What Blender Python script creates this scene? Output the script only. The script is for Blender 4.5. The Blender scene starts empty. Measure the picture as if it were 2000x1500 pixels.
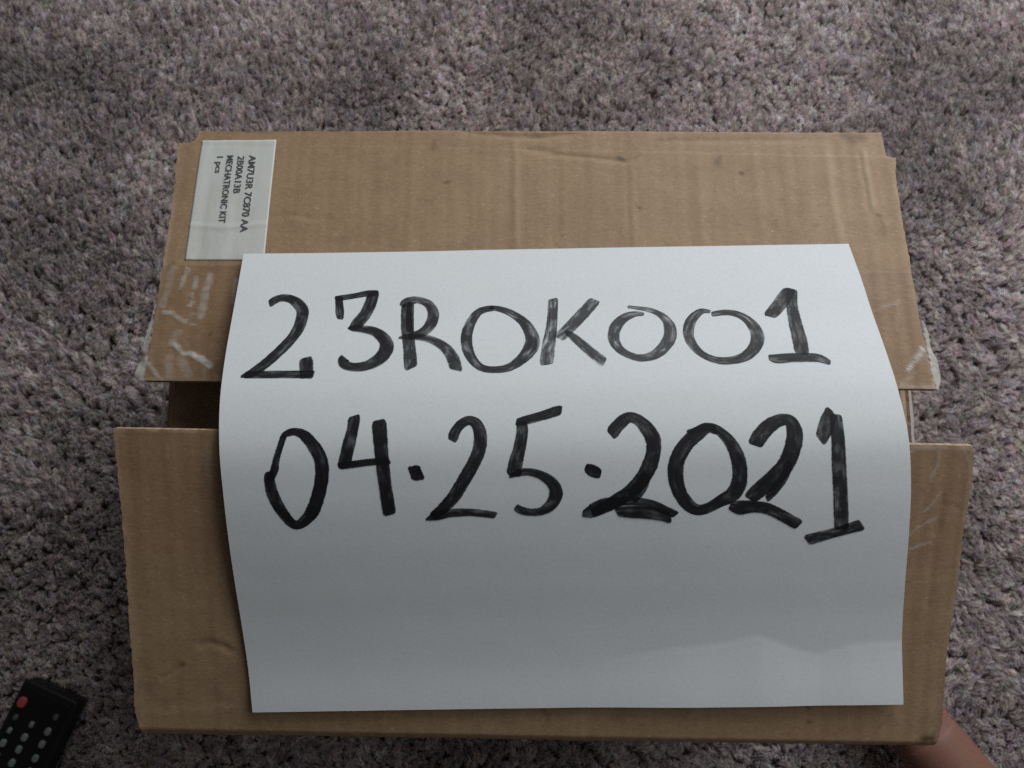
import bpy, math, random
import numpy as np
from mathutils import Vector, noise

random.seed(7)
rng = np.random.default_rng(11)
S = bpy.context.scene
COL = S.collection
MM = 0.001

# ------------------------------------------------------------------ camera, light, exposure
cam = bpy.data.cameras.new('camera')
cam_ob = bpy.data.objects.new('camera', cam)
COL.objects.link(cam_ob)
cam_ob.location = (0, 0, 0.592)
cam_ob.rotation_euler = (math.radians(8.5), 0, 0)
cam.lens = 27.05
cam.sensor_width = 36
cam.clip_start = 0.02
cam.clip_end = 50
cam.dof.use_dof = True
cam.dof.focus_distance = 0.325
cam.dof.aperture_fstop = 12.5
S.camera = cam_ob

world = bpy.data.worlds.new('World')
S.world = world
world.use_nodes = True
bg = world.node_tree.nodes['Background']
bg.inputs['Color'].default_value = (1.0, 0.97, 0.95, 1)
bg.inputs['Strength'].default_value = 0.042


def area(name, loc, target, sx, sy, power, color):
    l = bpy.data.lights.new(name, 'AREA')
    l.shape = 'RECTANGLE'
    l.size, l.size_y = sx, sy
    l.energy = power
    l.color = color
    o = bpy.data.objects.new(name, l)
    COL.objects.link(o)
    o.location = loc
    o.rotation_euler = (Vector(target) - Vector(loc)).to_track_quat('-Z', 'Y').to_euler()
    return o


# the window of the room, behind the box and a little to the right
area('window_light', (0.72, 1.30, 0.96), (0.05, 0.05, 0.2), 1.0, 1.2, 22, (0.95, 0.985, 1.0))
# added fill lamp on the right, brightening the sheet's lower right
area('right_fill', (0.64, 0.12, 0.74), (0.15, -0.05, 0.2), 0.5, 0.6, 1.4, (0.93, 0.97, 1.0))

S.view_settings.view_transform = 'Standard'
S.view_settings.look = 'None'
S.view_settings.exposure = 0.0
S.view_settings.gamma = 1.0
S.cycles.use_denoising = False
S.cycles.max_bounces = 8
S.cycles.transparent_max_bounces = 24


# ------------------------------------------------------------------ helpers
def new_mat(name):
    m = bpy.data.materials.new(name)
    m.use_nodes = True
    nt = m.node_tree
    nt.nodes.clear()
    out = nt.nodes.new('ShaderNodeOutputMaterial')
    return m, nt, out


def N(nt, typ, **kw):
    n = nt.nodes.new(typ)
    for k, v in kw.items():
        if k in n.inputs:
            n.inputs[k].default_value = v
        else:
            setattr(n, k, v)
    return n


def L(nt, a, b):
    nt.links.new(a, b)


def math_node(nt, op, a, b=None, clamp=False):
    n = nt.nodes.new('ShaderNodeMath')
    n.operation = op
    n.use_clamp = clamp
    for i, x in enumerate((a, b)):
        if x is None:
            continue
        if isinstance(x, (int, float)):
            n.inputs[i].default_value = x
        else:
            L(nt, x, n.inputs[i])
    return n.outputs[0]


def mix_col(nt, fac, a, b, blend='MIX'):
    n = nt.nodes.new('ShaderNodeMix')
    n.data_type = 'RGBA'
    n.blend_type = blend
    for i, x in ((0, fac), (6, a), (7, b)):
        if isinstance(x, (int, float)):
            n.inputs[i].default_value = x
        elif isinstance(x, tuple):
            n.inputs[i].default_value = (*x, 1)
        else:
            L(nt, x, n.inputs[i])
    return n.outputs[2]


def ramp(nt, x, lo, hi):
    n = nt.nodes.new('ShaderNodeMapRange')
    n.clamp = True
    L(nt, x, n.inputs[0])
    n.inputs[1].default_value = lo
    n.inputs[2].default_value = hi
    return n.outputs[0]


def noise_tex(nt, scale, stretch=(1, 1, 1), detail=4, rough=0.55, coord='Object'):
    tc = nt.nodes.new('ShaderNodeTexCoord')
    mp = nt.nodes.new('ShaderNodeMapping')
    mp.inputs['Scale'].default_value = stretch
    L(nt, tc.outputs[coord], mp.inputs[0])
    n = N(nt, 'ShaderNodeTexNoise', Scale=scale, Detail=detail, Roughness=rough)
    L(nt, mp.outputs[0], n.inputs['Vector'])
    return n.outputs[0]


def attr(nt, name, typ='GEOMETRY'):
    n = nt.nodes.new('ShaderNodeAttribute')
    n.attribute_name = name
    n.attribute_type = typ
    return n


def mesh_ob(name, verts, faces, mat, parent=None, smooth=True, attrs=None):
    me = bpy.data.meshes.new(name)
    me.from_pydata([tuple(v) for v in verts], [], faces)
    if smooth:
        me.polygons.foreach_set('use_smooth', [True] * len(me.polygons))
    for k, vals in (attrs or {}).items():
        a = me.attributes.new(k, 'FLOAT', 'POINT')
        a.data.foreach_set('value', np.asarray(vals, dtype=np.float32))
    me.materials.append(mat)
    me.update()
    o = bpy.data.objects.new(name, me)
    COL.objects.link(o)
    if parent is not None:
        o.parent = parent
        o.matrix_parent_inverse = parent.matrix_basis.inverted()
    return o


def empty(name, loc, label, cat, group=None):
    o = bpy.data.objects.new(name, None)
    o.empty_display_size = 0.02
    COL.objects.link(o)
    o.location = loc
    o['label'] = label
    o['category'] = cat
    if group:
        o['group'] = group
    return o


def seg_dist(P, poly):
    """distance of points P (n,2) to a polyline, and the position along it 0..1"""
    best = np.full(len(P), 1e9)
    pos = np.zeros(len(P))
    poly = np.asarray(poly, float)
    m = max(len(poly) - 1, 1)
    for i in range(m):
        a, b = poly[i], poly[min(i + 1, len(poly) - 1)]
        d = b - a
        t = np.clip(((P - a) @ d) / max(d @ d, 1e-9), 0, 1)
        r = np.linalg.norm(P - (a + t[:, None] * d), axis=1)
        k = r < best
        best[k] = r[k]
        pos[k] = (i + t[k]) / m
    return best, pos


def vnoise(P, scale, seed=0, octaves=1):
    """smooth value noise on (n,2) or (n,3) points, about -1..1"""
    out = np.zeros(len(P))
    amp, tot = 1.0, 0.0
    for o in range(octaves):
        q = P * (scale * 2 ** o) + 17.3 * (o + 1) + seed * 7.77
        i = np.floor(q).astype(np.int64)
        f = q - i
        f = f * f * (3 - 2 * f)
        acc = np.zeros(len(P))
        dim = P.shape[1]
        for c in range(2 ** dim):
            w = np.ones(len(P))
            h = np.full(len(P), seed * 1013904223 + 12345, dtype=np.int64)
            for k in range(dim):
                b = (c >> k) & 1
                w *= f[:, k] if b else 1 - f[:, k]
                h = (h ^ ((i[:, k] + b) * (374761393 if k == 0 else 668265263 if k == 1 else 2147483647))) & 0xffffffff
                h = (h * 1274126177 + 1013904223) & 0xffffffff
                h = h ^ (h >> 15)
            acc += w * ((h & 0xffff) / 32767.5 - 1)
        out += acc * amp
        tot += amp
        amp *= 0.5
    return out / tot

# ------------------------------------------------------------------ measured outlines (mm)
BUB_UP = [([(-157.5, 106.0), (-158.9, 97.5), (-160.1, 87.5)], 3.1, 0.35), ([(-151.3, 106.0), (-152.4, 100.2), (-152.7, 96.2)], 2.1, 0.55), ([(-146.1, 100.6), (-146.6, 96.7)], 2.3, 0.5), ([(-146.9, 94.0), (-147.2, 92.7)], 1.9, 0.5), ([(-147.1, 89.2), (-147.5, 87.5)], 2.1, 0.7), ([(-140.0, 102.4), (-141.4, 93.6), (-141.6, 82.3)], 3.5, 0.5), ([(-147.4, 83.3), (-144.2, 83.3)], 1.4, 0.4), ([(-145.9, 78.2), (-143.2, 78.6)], 0.9, 0.5), ([(-159.6, 84.9), (-154.7, 83.6), (-148.1, 79.7)], 2.1, 0.5), ([(-150.9, 74.4), (-153.6, 69.5)], 3.1, 0.4), ([(-152.4, 69.3), (-149.6, 66.6), (-146.9, 64.0)], 2.3, 0.75), ([(-144.7, 65.1), (-139.5, 62.0), (-135.2, 58.9)], 3.1, 1.0), ([(-153.1, 62.4), (-152.4, 54.5)], 4.0, 0.28), ([(-147.7, 61.1), (-144.1, 54.5)], 4.0, 0.28), ([(-162.2, 59.9), (-157.8, 54.1)], 2.1, 0.5), ([(-127.6, 99.8), (-127.6, 89.2)], 2.3, 0.5), ([(-137.5, 58.2), (-136.8, 53.3)], 2.3, 0.25), ([(-132.5, 53.5), (-130.6, 53.9)], 0.9, 0.5), ([(184.3, 66.7), (181.0, 62.2), (176.4, 56.9)], 2.3, 0.8), ([(176.5, 89.2), (166.5, 84.9)], 1.9, 0.22), ([(179.4, 55.7), (172.8, 50.4)], 2.1, 0.2), ([(171.9, 49.5), (180.1, 49.7), (187.9, 48.9)], 1.2, 0.4), ([(176.5, 89.2), (174.2, 76.2)], 1.6, 0.15)]
BUB_LO = [([(175.7, 21.2), (175.2, 13.5), (172.6, 7.3)], 1.3, 0.4), ([(185.2, 21.0), (189.9, 13.5)], 1.5, 0.3), ([(164.0, 19.9), (177.6, 20.5)], 1.1, 0.4), ([(177.9, 2.0), (171.3, -5.3)], 0.9, 0.55), ([(176.7, -7.9), (170.4, -11.6), (166.3, -15.3)], 1.1, 0.4), ([(175.8, -17.5), (166.8, -21.2)], 0.9, 0.5), ([(-143.1, 23.4), (-142.2, 16.6)], 1.3, 0.2), ([(-126.0, 21.7), (-126.0, 7.3)], 2.1, 0.12)]
CR_UP = [([(-115.8, 131.9), (-107.2, 133.7), (-96.1, 132.4), (-85.8, 131.3)], 1.2, -0.22), ([(-78.6, 131.9), (-72.0, 131.9)], 1.0, -0.15), ([(-24.0, 180.0), (-1.3, 176.7), (13.9, 176.5), (32.8, 178.2)], 1.6, -0.5), ([(6.3, 169.5), (22.1, 168.7)], 1.2, -0.3), ([(9.8, 168.1), (21.5, 166.8), (46.7, 163.5), (56.9, 162.6)], 1.3, -0.3), ([(56.9, 162.4), (64.5, 167.0), (71.7, 173.8), (83.5, 174.7), (157.3, 174.9)], 1.3, -0.28), ([(171.9, 170.4), (172.4, 153.8), (172.6, 134.4)], 1.6, 0.45), ([(169.9, 170.4), (170.5, 153.8), (170.7, 134.4)], 1.2, -0.3), ([(155.0, 172.6), (154.2, 142.9), (155.6, 117.7)], 2.2, 0.22), ([(-0.9, 170.0), (-0.8, 114.7)], 2.5, -0.16), ([(1.8, 176.0), (2.0, 114.7)], 1.5, 0.14), ([(58.3, 161.5), (57.1, 116.7)], 1.5, 0.12), ([(56.9, 161.5), (55.3, 116.7)], 1.5, -0.12), ([(96.2, 160.4), (92.3, 117.7)], 2.5, -0.12), ([(137.3, 172.6), (135.0, 117.7)], 2.5, -0.12), ([(145.2, 172.6), (143.4, 117.7)], 2.0, 0.1), ([(165.5, 170.4), (161.2, 117.7)], 2.0, -0.15), ([(22.9, 164.8), (22.5, 117.7)], 2.0, -0.08)]
CR_LO = [([(-152.1, -77.5), (-144.7, -73.1)], 1.0, -0.3), ([(-144.7, -73.1), (-141.9, -70.8)], 1.0, -0.45), ([(-136.3, -62.5), (-129.6, -61.5), (-124.4, -62.9), (-119.3, -65.9)], 1.5, -0.4), ([(178.9, 3.1), (178.4, -10.1), (177.9, -16.0)], 1.3, -0.3), ([(177.8, -19.0), (177.3, -28.7), (177.6, -47.8)], 1.3, -0.16), ([(175.3, -1.3), (188.2, -4.2)], 1.0, -0.15), ([(-163.4, -93.1), (-143.2, -91.7), (-116.2, -89.6)], 2.0, 0.1)]
ST_UP = [([(-38.6, 173.4), (-38.7, 170.0)], 1.0, 0.45), ([(-32.4, 151.2), (-30.5, 151.2)], 0.8, 0.8), ([(52.2, 165.4), (54.5, 163.7)], 1.0, 0.7), ([(100.2, 162.0), (101.4, 164.8)], 1.4, 0.55), ([(110.9, 157.1), (112.1, 156.6)], 0.9, 0.9), ([(60.5, 137.8), (61.8, 137.6)], 0.7, 0.8), ([(142.8, 128.4), (144.7, 128.4)], 0.8, 0.5), ([(128.7, 142.1), (129.1, 141.9)], 0.9, 0.4), ([(174.4, 133.9), (175.7, 133.3)], 0.9, 0.7), ([(175.3, 130.2), (176.2, 123.9)], 1.0, 0.35), ([(163.5, 177.2), (167.3, 176.6), (172.2, 176.6)], 2.2, 0.6), ([(167.2, 175.5), (169.0, 174.7)], 1.6, 0.6), ([(-21.8, 179.5), (-10.4, 177.6)], 1.2, 0.35), ([(8.6, 176.9), (21.5, 177.6)], 1.0, 0.35), ([(-1.2, 144.6), (-1.2, 114.7)], 2.4, 0.16), ([(-44.7, 142.1), (-38.0, 141.3)], 1.0, 0.25), ([(-158.6, 108.9), (-157.5, 108.7)], 0.7, 0.6), ([(-137.3, 73.7), (-136.2, 74.1)], 0.8, 0.6), ([(138.1, 145.1), (135.5, 117.7)], 2.0, 0.12), ([(126.0, 130.2), (126.5, 126.0)], 1.6, 0.25)]  # dirt and worn spots, plus shade painted along creases and flute bands
ST_LO = [([(-144.4, -72.9), (-141.9, -71.0)], 0.5, 0.7), ([(128.7, -90.0), (129.7, -90.5)], 0.8, 0.7), ([(130.3, -97.0), (130.8, -97.0)], 0.8, 0.7), ([(182.0, -104.6), (185.2, -105.0)], 1.9, 1.0), ([(165.7, -93.1), (161.7, -98.9)], 1.0, 0.25), ([(177.7, -2.8), (177.9, -16.0)], 1.0, 0.3), ([(11.2, -89.6), (15.7, -94.2)], 1.2, 0.35)]  # dark spots, plus painted shade for creases and the corner hole
PAPER_L = [[-124.7, 112.4, 246.5], [-123.8, 94.4, 254.1], [-123.1, 76.2, 261.4], [-122.2, 58.2, 268.8], [-121.0, 39.6, 274.7], [-119.4, 20.3, 276.6], [-118.0, 1.1, 273.0], [-117.0, -17.5, 266.9], [-116.0, -35.7, 259.6], [-114.8, -53.8, 252.1], [-113.5, -72.3, 245.5], [-112.4, -91.2, 240.4]]
PAPER_R = [[156.4, 116.9, 247.2], [157.4, 98.8, 254.8], [158.0, 80.6, 262.0], [159.0, 62.4, 269.4], [160.2, 43.7, 275.3], [161.9, 24.3, 277.2], [163.2, 5.2, 273.6], [164.1, -13.4, 267.5], [165.0, -31.5, 260.2], [166.2, -49.5, 252.7], [167.5, -67.9, 246.2], [168.6, -86.8, 241.0]]
INK = [
('digit',0.87,[[(15.4,29.8,2.02),(17.9,27.5,2.17),(20.7,26.4,2.14),(24.4,27.0,2.25),(27.9,29.5,2.72),(30.5,33.4,2.8),(30.6,38.2,2.8),(29.6,43.5,2.72),(27.1,48.9,2.56),(23.1,54.6,2.56),(17.8,60.7,2.41),(12.7,65.2,2.25),(9.1,66.7,1.55)],[(7.7,67.2,0.54),(11.1,66.4,1.71),(18.0,66.4,1.86),(28.3,66.5,1.86),(38.3,66.7,2.1)],[(34.4,58.3,2.95),(34.9,63.0,3.03),(35.4,68.2,2.95)]]),
('digit',0.87,[[(45.8,25.8,1.94),(46.5,30.6,1.79),(47.0,34.6,2.02),(47.5,38.6,1.4)],[(44.9,27.1,1.55),(49.1,26.5,1.55),(53.4,25.7,1.55),(58.5,24.6,1.79),(63.2,24.4,1.71)],[(61.4,23.6,2.56),(60.3,29.9,2.87),(58.4,35.7,2.87),(55.5,40.5,2.95),(53.9,44.0,2.56)],[(51.2,43.2,0.54),(53.9,43.5,1.71),(58.2,44.1,2.02),(63.6,45.9,2.49),(67.7,50.4,2.95),(68.2,55.0,3.18),(65.5,59.5,2.95),(60.4,62.7,2.41),(54.9,63.4,2.1),(51.1,62.1,2.25),(50.3,59.7,2.41),(50.9,58.7,2.25)]]),
('letter',0.8,[[(76.1,30.2,2.33),(76.5,41.8,2.64),(77.9,53.1,2.87),(78.8,64.7,2.95)],[(78.0,29.8,1.55),(77.9,36.5,1.71),(78.3,46.2,1.71)],[(74.1,32.0,1.71),(76.2,29.8,2.33),(79.1,28.7,2.17),(82.4,29.0,1.86),(86.1,31.3,2.17),(88.1,36.3,2.56),(87.0,42.0,2.72),(83.5,46.3,2.33),(77.5,48.6,1.71)],[(73.3,48.9,0.47),(76.8,48.4,1.55),(81.7,48.7,1.71),(87.4,50.3,1.94),(93.0,54.2,2.33),(96.4,59.7,2.72),(97.8,65.7,2.87)]]),
('digit',0.8,[[(114.6,34.1,1.55),(111.7,34.1,1.79),(107.7,36.0,1.94),(104.4,41.4,2.33),(102.5,48.4,2.56),(102.8,55.3,2.56),(105.0,61.0,2.17),(108.7,64.7,1.79),(114.2,65.6,1.71),(120.1,64.5,1.94),(125.9,60.2,2.56),(129.9,54.5,3.34),(130.5,49.0,3.11),(127.6,41.9,2.49),(122.4,36.9,1.86),(117.5,34.4,1.63),(112.5,33.4,1.4)]]),
('letter',0.72,[[(140.9,29.0,2.31),(140.2,37.1,2.39),(139.1,45.5,2.56),(137.2,54.6,2.97),(135.6,63.7,3.05)],[(159.6,30.0,2.72),(154.4,36.4,2.89),(148.0,43.8,2.81),(141.8,50.6,2.72)],[(144.8,47.0,0.58),(146.9,48.4,1.65),(151.0,53.0,2.15),(155.3,58.0,2.31),(160.2,63.2,2.56)]]),
('digit',0.72,[[(180.1,38.3,0.91),(175.9,38.2,1.65),(170.7,40.5,2.31),(166.7,45.5,2.64),(165.4,51.5,2.56),(167.3,56.5,2.15),(171.3,59.7,1.82),(176.3,61.0,1.9),(182.1,59.3,2.31),(186.8,55.0,2.72),(189.8,49.7,2.97),(190.0,43.6,2.48),(187.3,38.9,1.73),(182.3,36.0,1.32),(173.3,34.1,0.83)]]),
('digit',0.78,[[(209.2,37.5,0.83),(205.0,37.4,1.65),(200.5,41.5,2.31),(198.0,47.1,2.48),(197.9,53.0,2.31),(200.9,58.8,1.82),(206.2,62.3,1.82),(212.0,63.0,1.98),(218.9,61.4,2.31),(224.2,57.0,2.72),(226.9,51.3,3.05),(226.1,45.3,2.72),(222.4,40.3,1.98),(216.7,38.1,1.65),(209.3,38.9,1.4)]]),
('digit',0.82,[[(246.7,25.6,2.31),(243.6,29.6,3.14),(240.0,34.3,3.14),(234.1,40.8,2.72)],[(247.3,25.8,2.48),(245.5,34.4,2.56),(244.7,43.8,3.05),(244.4,53.0,3.3),(243.7,60.4,3.3)],[(229.3,61.6,1.4),(232.6,62.4,2.31),(240.1,62.0,2.31),(248.8,62.2,2.15),(252.2,63.4,1.82),(254.6,64.9,1.16)]]),
('digit',0.93,[[(25.7,93.9,0.85),(27.2,92.6,1.4),(30.9,91.6,1.71),(34.9,93.4,2.33),(38.7,98.2,2.8),(40.9,103.3,2.95),(40.8,109.4,2.95),(39.1,116.2,2.87),(36.3,123.1,2.87),(33.3,127.2,2.56),(29.3,130.0,2.02),(26.1,128.6,2.17),(22.3,122.5,2.56),(19.9,115.9,2.56),(19.4,110.1,2.25),(20.3,107.4,1.71)],[(26.5,92.9,1.4),(24.7,97.7,1.32),(23.0,102.4,1.4),(21.7,107.1,1.71),(19.4,111.1,1.71)]]),
('digit',0.92,[[(55.4,85.2,2.56),(54.3,91.3,2.49),(52.3,98.1,2.72),(49.8,106.5,2.72)],[(47.8,105.8,1.55),(53.5,105.2,1.55),(60.2,104.4,1.48),(68.8,103.9,1.55)],[(65.3,87.2,3.03),(65.5,94.2,3.11),(65.7,103.7,2.87),(66.1,113.8,2.8),(67.0,126.4,2.87)]]),
('dot',0.97,[[(76.2,108.6,2.72),(78.8,109.0,3.26),(81.7,109.3,2.95)]]),
('digit',0.88,[[(94.4,96.3,2.17),(96.0,92.6,2.17),(98.6,89.5,2.02),(102.0,88.0,2.02),(104.9,89.6,2.56),(106.1,94.1,2.87),(105.1,100.2,2.8),(102.0,106.3,2.72),(97.9,112.6,2.8),(93.5,119.1,2.72),(88.4,124.2,2.33),(83.9,127.3,1.71)],[(81.5,128.6,0.47),(85.9,127.0,2.1),(92.0,125.9,1.94),(99.4,125.8,1.71),(105.4,126.4,1.63),(110.4,127.2,1.55)]]),
('digit',0.88,[[(123.3,88.5,2.49),(123.2,93.0,2.49),(121.5,99.8,2.64),(119.7,105.2,3.03),(118.3,110.9,3.11)],[(121.0,88.9,1.4),(126.2,87.9,1.94),(132.4,86.3,2.02),(137.2,84.8,2.17),(140.3,83.9,1.79)],[(116.6,111.3,0.54),(120.4,109.6,1.55),(125.1,109.3,1.63),(130.0,110.9,1.94),(134.0,114.2,2.56),(135.2,118.3,2.87),(133.0,122.8,2.56),(128.9,125.6,1.86),(124.2,126.0,1.63),(120.5,125.1,1.79),(118.4,123.5,1.55)]]),
('dot',0.97,[[(147.6,107.5,1.73),(150.5,109.2,2.72),(153.8,110.7,2.06)]]),
('digit',0.9,[[(158.9,94.9,2.72),(162.3,91.0,2.64),(166.7,87.8,2.39),(170.5,88.6,2.56),(173.6,91.9,3.05),(175.8,96.3,3.3),(175.7,101.3,3.14),(173.8,107.1,3.3),(170.1,113.1,3.22),(165.0,118.2,3.05),(157.7,122.8,2.89),(149.4,127.0,2.06)],[(172.4,110.6,2.06),(169.7,115.7,2.89),(165.9,121.1,2.72)],[(145.5,127.1,1.4),(149.8,125.7,3.05),(155.2,123.2,2.89),(161.6,122.0,2.06),(168.0,122.1,1.82),(174.4,123.5,1.82),(180.0,126.3,1.9),(183.9,128.1,1.65)],[(159.4,126.6,2.06),(165.1,126.5,2.72),(172.2,127.0,2.89),(177.9,128.2,2.56),(181.8,130.0,1.82)]]),
('digit',0.9,[[(202.4,93.8,1.65),(198.4,92.4,2.23),(193.8,95.1,2.89),(189.1,99.0,3.05),(185.1,105.1,3.3),(184.0,111.5,3.38),(185.2,118.1,3.05),(188.3,123.3,2.89),(192.1,126.0,2.48),(196.4,125.5,2.31),(202.1,122.4,2.64),(207.1,119.5,3.3),(209.8,114.1,3.3),(209.8,106.1,3.14),(207.5,99.3,2.72),(203.8,94.5,2.15),(199.1,92.1,1.65),(190.3,94.3,1.16)]]),
('digit',0.91,[[(216.7,99.9,3.22),(219.9,95.5,3.22),(224.4,91.6,3.05),(229.4,89.5,2.56),(232.7,90.6,2.89),(233.6,95.0,3.47),(232.2,100.7,3.55),(229.2,107.2,3.55),(224.7,112.5,3.71),(218.5,117.5,3.47),(213.5,121.9,2.89)],[(230.8,106.5,1.49),(227.9,112.9,1.82),(224.2,118.0,1.82),(220.6,122.0,1.49)],[(205.7,124.3,2.06),(209.9,125.3,3.14),(215.6,125.1,2.64),(221.3,126.1,2.48),(227.8,129.5,2.56),(234.3,133.4,2.56)]]),
('digit',0.86,[[(249.7,85.3,1.49),(248.2,89.4,3.14),(246.1,93.7,3.14),(243.5,98.4,2.64)],[(251.6,87.6,2.48),(250.9,95.9,2.81),(250.4,106.7,3.05),(250.7,119.8,3.14),(251.6,135.6,3.22)],[(237.3,140.0,2.72),(243.8,138.2,2.39),(250.9,136.2,2.31),(257.3,134.3,2.64),(260.1,133.6,2.89)]])]


# ------------------------------------------------------------------ materials
def cardboard_mat():
    m, nt, out = new_mat('kraft_cardboard')
    big = noise_tex(nt, 9, detail=3)
    mid = noise_tex(nt, 60, (1, 1.3, 1), detail=5, rough=0.65)
    grain = noise_tex(nt, 520, (0.75, 1.5, 1), detail=4, rough=0.7)
    speck = noise_tex(nt, 900, (0.6, 1.2, 1), detail=2, rough=0.6)
    flute = noise_tex(nt, 150, (1, 0.03, 0.2), detail=2)
    col = mix_col(nt, big, (0.362, 0.234, 0.135), (0.420, 0.278, 0.164))
    f = math_node(nt, 'SUBTRACT', mid, 0.5)
    col = mix_col(nt, ramp(nt, mid, 0.42, 0.75), col, (0.33, 0.21, 0.12))
    col = mix_col(nt, math_node(nt, 'MULTIPLY', ramp(nt, grain, 0.5, 0.85), 0.55), col, (0.245, 0.152, 0.085))
    col = mix_col(nt, math_node(nt, 'MULTIPLY', ramp(nt, grain, 0.5, 0.15), 0.45), col, (0.53, 0.36, 0.22))
    col = mix_col(nt, math_node(nt, 'MULTIPLY', ramp(nt, speck, 0.64, 0.74), 0.6), col, (0.17, 0.105, 0.055))
    col = mix_col(nt, math_node(nt, 'MULTIPLY', ramp(nt, speck, 0.36, 0.27), 0.5), col, (0.66, 0.53, 0.37))
    col = mix_col(nt, math_node(nt, 'MULTIPLY', ramp(nt, flute, 0.52, 0.72), 0.22), col, (0.27, 0.165, 0.09))
    col = mix_col(nt, attr(nt, 'stain_shade').outputs['Fac'], col, (0.10, 0.062, 0.035))  # real stains together with crease and hole shade put into the colour
    col = mix_col(nt, attr(nt, 'scuff').outputs['Fac'], col, (0.62, 0.49, 0.34))
    b = N(nt, 'ShaderNodeBsdfPrincipled', Roughness=0.62)
    b.inputs['Specular IOR Level'].default_value = 0.42
    L(nt, col, b.inputs['Base Color'])
    h = math_node(nt, 'ADD', math_node(nt, 'MULTIPLY', grain, 0.5), math_node(nt, 'MULTIPLY', mid, 0.9))
    h = math_node(nt, 'ADD', h, math_node(nt, 'MULTIPLY', flute, 0.7))
    bu = N(nt, 'ShaderNodeBump', Strength=0.30, Distance=0.0006)
    L(nt, h, bu.inputs['Height'])
    L(nt, bu.outputs[0], b.inputs['Normal'])
    L(nt, b.outputs[0], out.inputs[0])
    return m


def paper_mat(name, col0, rough=0.75, dirt=0.0):
    m, nt, out = new_mat(name)
    n1 = noise_tex(nt, 14, detail=4)
    n2 = noise_tex(nt, 700, detail=3, rough=0.7)
    c = mix_col(nt, n1, tuple(x * 0.96 for x in col0), col0)
    c = mix_col(nt, math_node(nt, 'MULTIPLY', ramp(nt, n2, 0.45, 0.8), 0.28), c, tuple(x * 0.72 for x in col0))
    if dirt:
        n3 = noise_tex(nt, 60, (2.2, 0.35, 1), detail=4)
        c = mix_col(nt, math_node(nt, 'MULTIPLY', ramp(nt, n3, 0.5, 0.8), dirt), c, (0.42, 0.38, 0.30))
    b = N(nt, 'ShaderNodeBsdfPrincipled', Roughness=rough)
    b.inputs['Specular IOR Level'].default_value = 0.3
    L(nt, c, b.inputs['Base Color'])
    bu = N(nt, 'ShaderNodeBump', Strength=0.12, Distance=0.0003)
    L(nt, n2, bu.inputs['Height'])
    L(nt, bu.outputs[0], b.inputs['Normal'])
    L(nt, b.outputs[0], out.inputs[0])
    return m


def ink_mat():
    """felt-tip ink lying on paper: dense but streaky, the overlaps come out darker"""
    m, nt, out = new_mat('marker_ink')
    al = attr(nt, 'along').outputs['Fac']
    ac = attr(nt, 'across').outputs['Fac']
    de = attr(nt, 'ink_load').outputs['Fac']
    sd = attr(nt, 'stroke_seed').outputs['Fac']
    cx = nt.nodes.new('ShaderNodeCombineXYZ')
    L(nt, math_node(nt, 'MULTIPLY', al, 0.10), cx.inputs[0])
    L(nt, math_node(nt, 'MULTIPLY', ac, 1.3), cx.inputs[1])
    L(nt, sd, cx.inputs[2])
    st = N(nt, 'ShaderNodeTexNoise', Scale=1.5, Detail=3, Roughness=0.5)
    L(nt, cx.outputs[0], st.inputs['Vector'])
    cy = nt.nodes.new('ShaderNodeCombineXYZ')
    L(nt, math_node(nt, 'MULTIPLY', al, 0.12), cy.inputs[0])
    L(nt, math_node(nt, 'MULTIPLY', ac, 0.6), cy.inputs[1])
    L(nt, math_node(nt, 'ADD', sd, 40), cy.inputs[2])
    bl = N(nt, 'ShaderNodeTexNoise', Scale=1.3, Detail=2, Roughness=0.5)
    L(nt, cy.outputs[0], bl.inputs['Vector'])
    fine = noise_tex(nt, 2200, detail=2)
    # thin places: dry streaks inside blotches
    thin = math_node(nt, 'MULTIPLY', ramp(nt, st.outputs[0], 0.36, 0.72), ramp(nt, bl.outputs[0], 0.44, 0.60))
    dry = math_node(nt, 'SUBTRACT', 1.08, de)
    a = math_node(nt, 'SUBTRACT', de, math_node(nt, 'MULTIPLY', math_node(nt, 'MULTIPLY', thin, dry), 1.5))
    a = math_node(nt, 'ADD', a, math_node(nt, 'MULTIPLY', math_node(nt, 'SUBTRACT', fine, 0.5), 0.22))
    a = math_node(nt, 'ADD', a, math_node(nt, 'MULTIPLY', math_node(nt, 'SUBTRACT', st.outputs[0], 0.5), -0.22))
    # soft ragged edge
    e = math_node(nt, 'SUBTRACT', 1.0, math_node(nt, 'ABSOLUTE', ac))
    e = ramp(nt, math_node(nt, 'ADD', e, math_node(nt, 'MULTIPLY', math_node(nt, 'SUBTRACT', fine, 0.5), 0.10)), 0.0, 0.11)
    a = math_node(nt, 'MULTIPLY', a, e, clamp=True)
    b = N(nt, 'ShaderNodeBsdfPrincipled', Roughness=0.6)
    b.inputs['Base Color'].default_value = (0.010, 0.010, 0.012, 1)
    b.inputs['Specular IOR Level'].default_value = 0.25
    t = nt.nodes.new('ShaderNodeBsdfTransparent')
    mx = nt.nodes.new('ShaderNodeMixShader')
    L(nt, a, mx.inputs[0])
    L(nt, t.outputs[0], mx.inputs[1])
    L(nt, b.outputs[0], mx.inputs[2])
    L(nt, mx.outputs[0], out.inputs[0])
    return m


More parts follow.
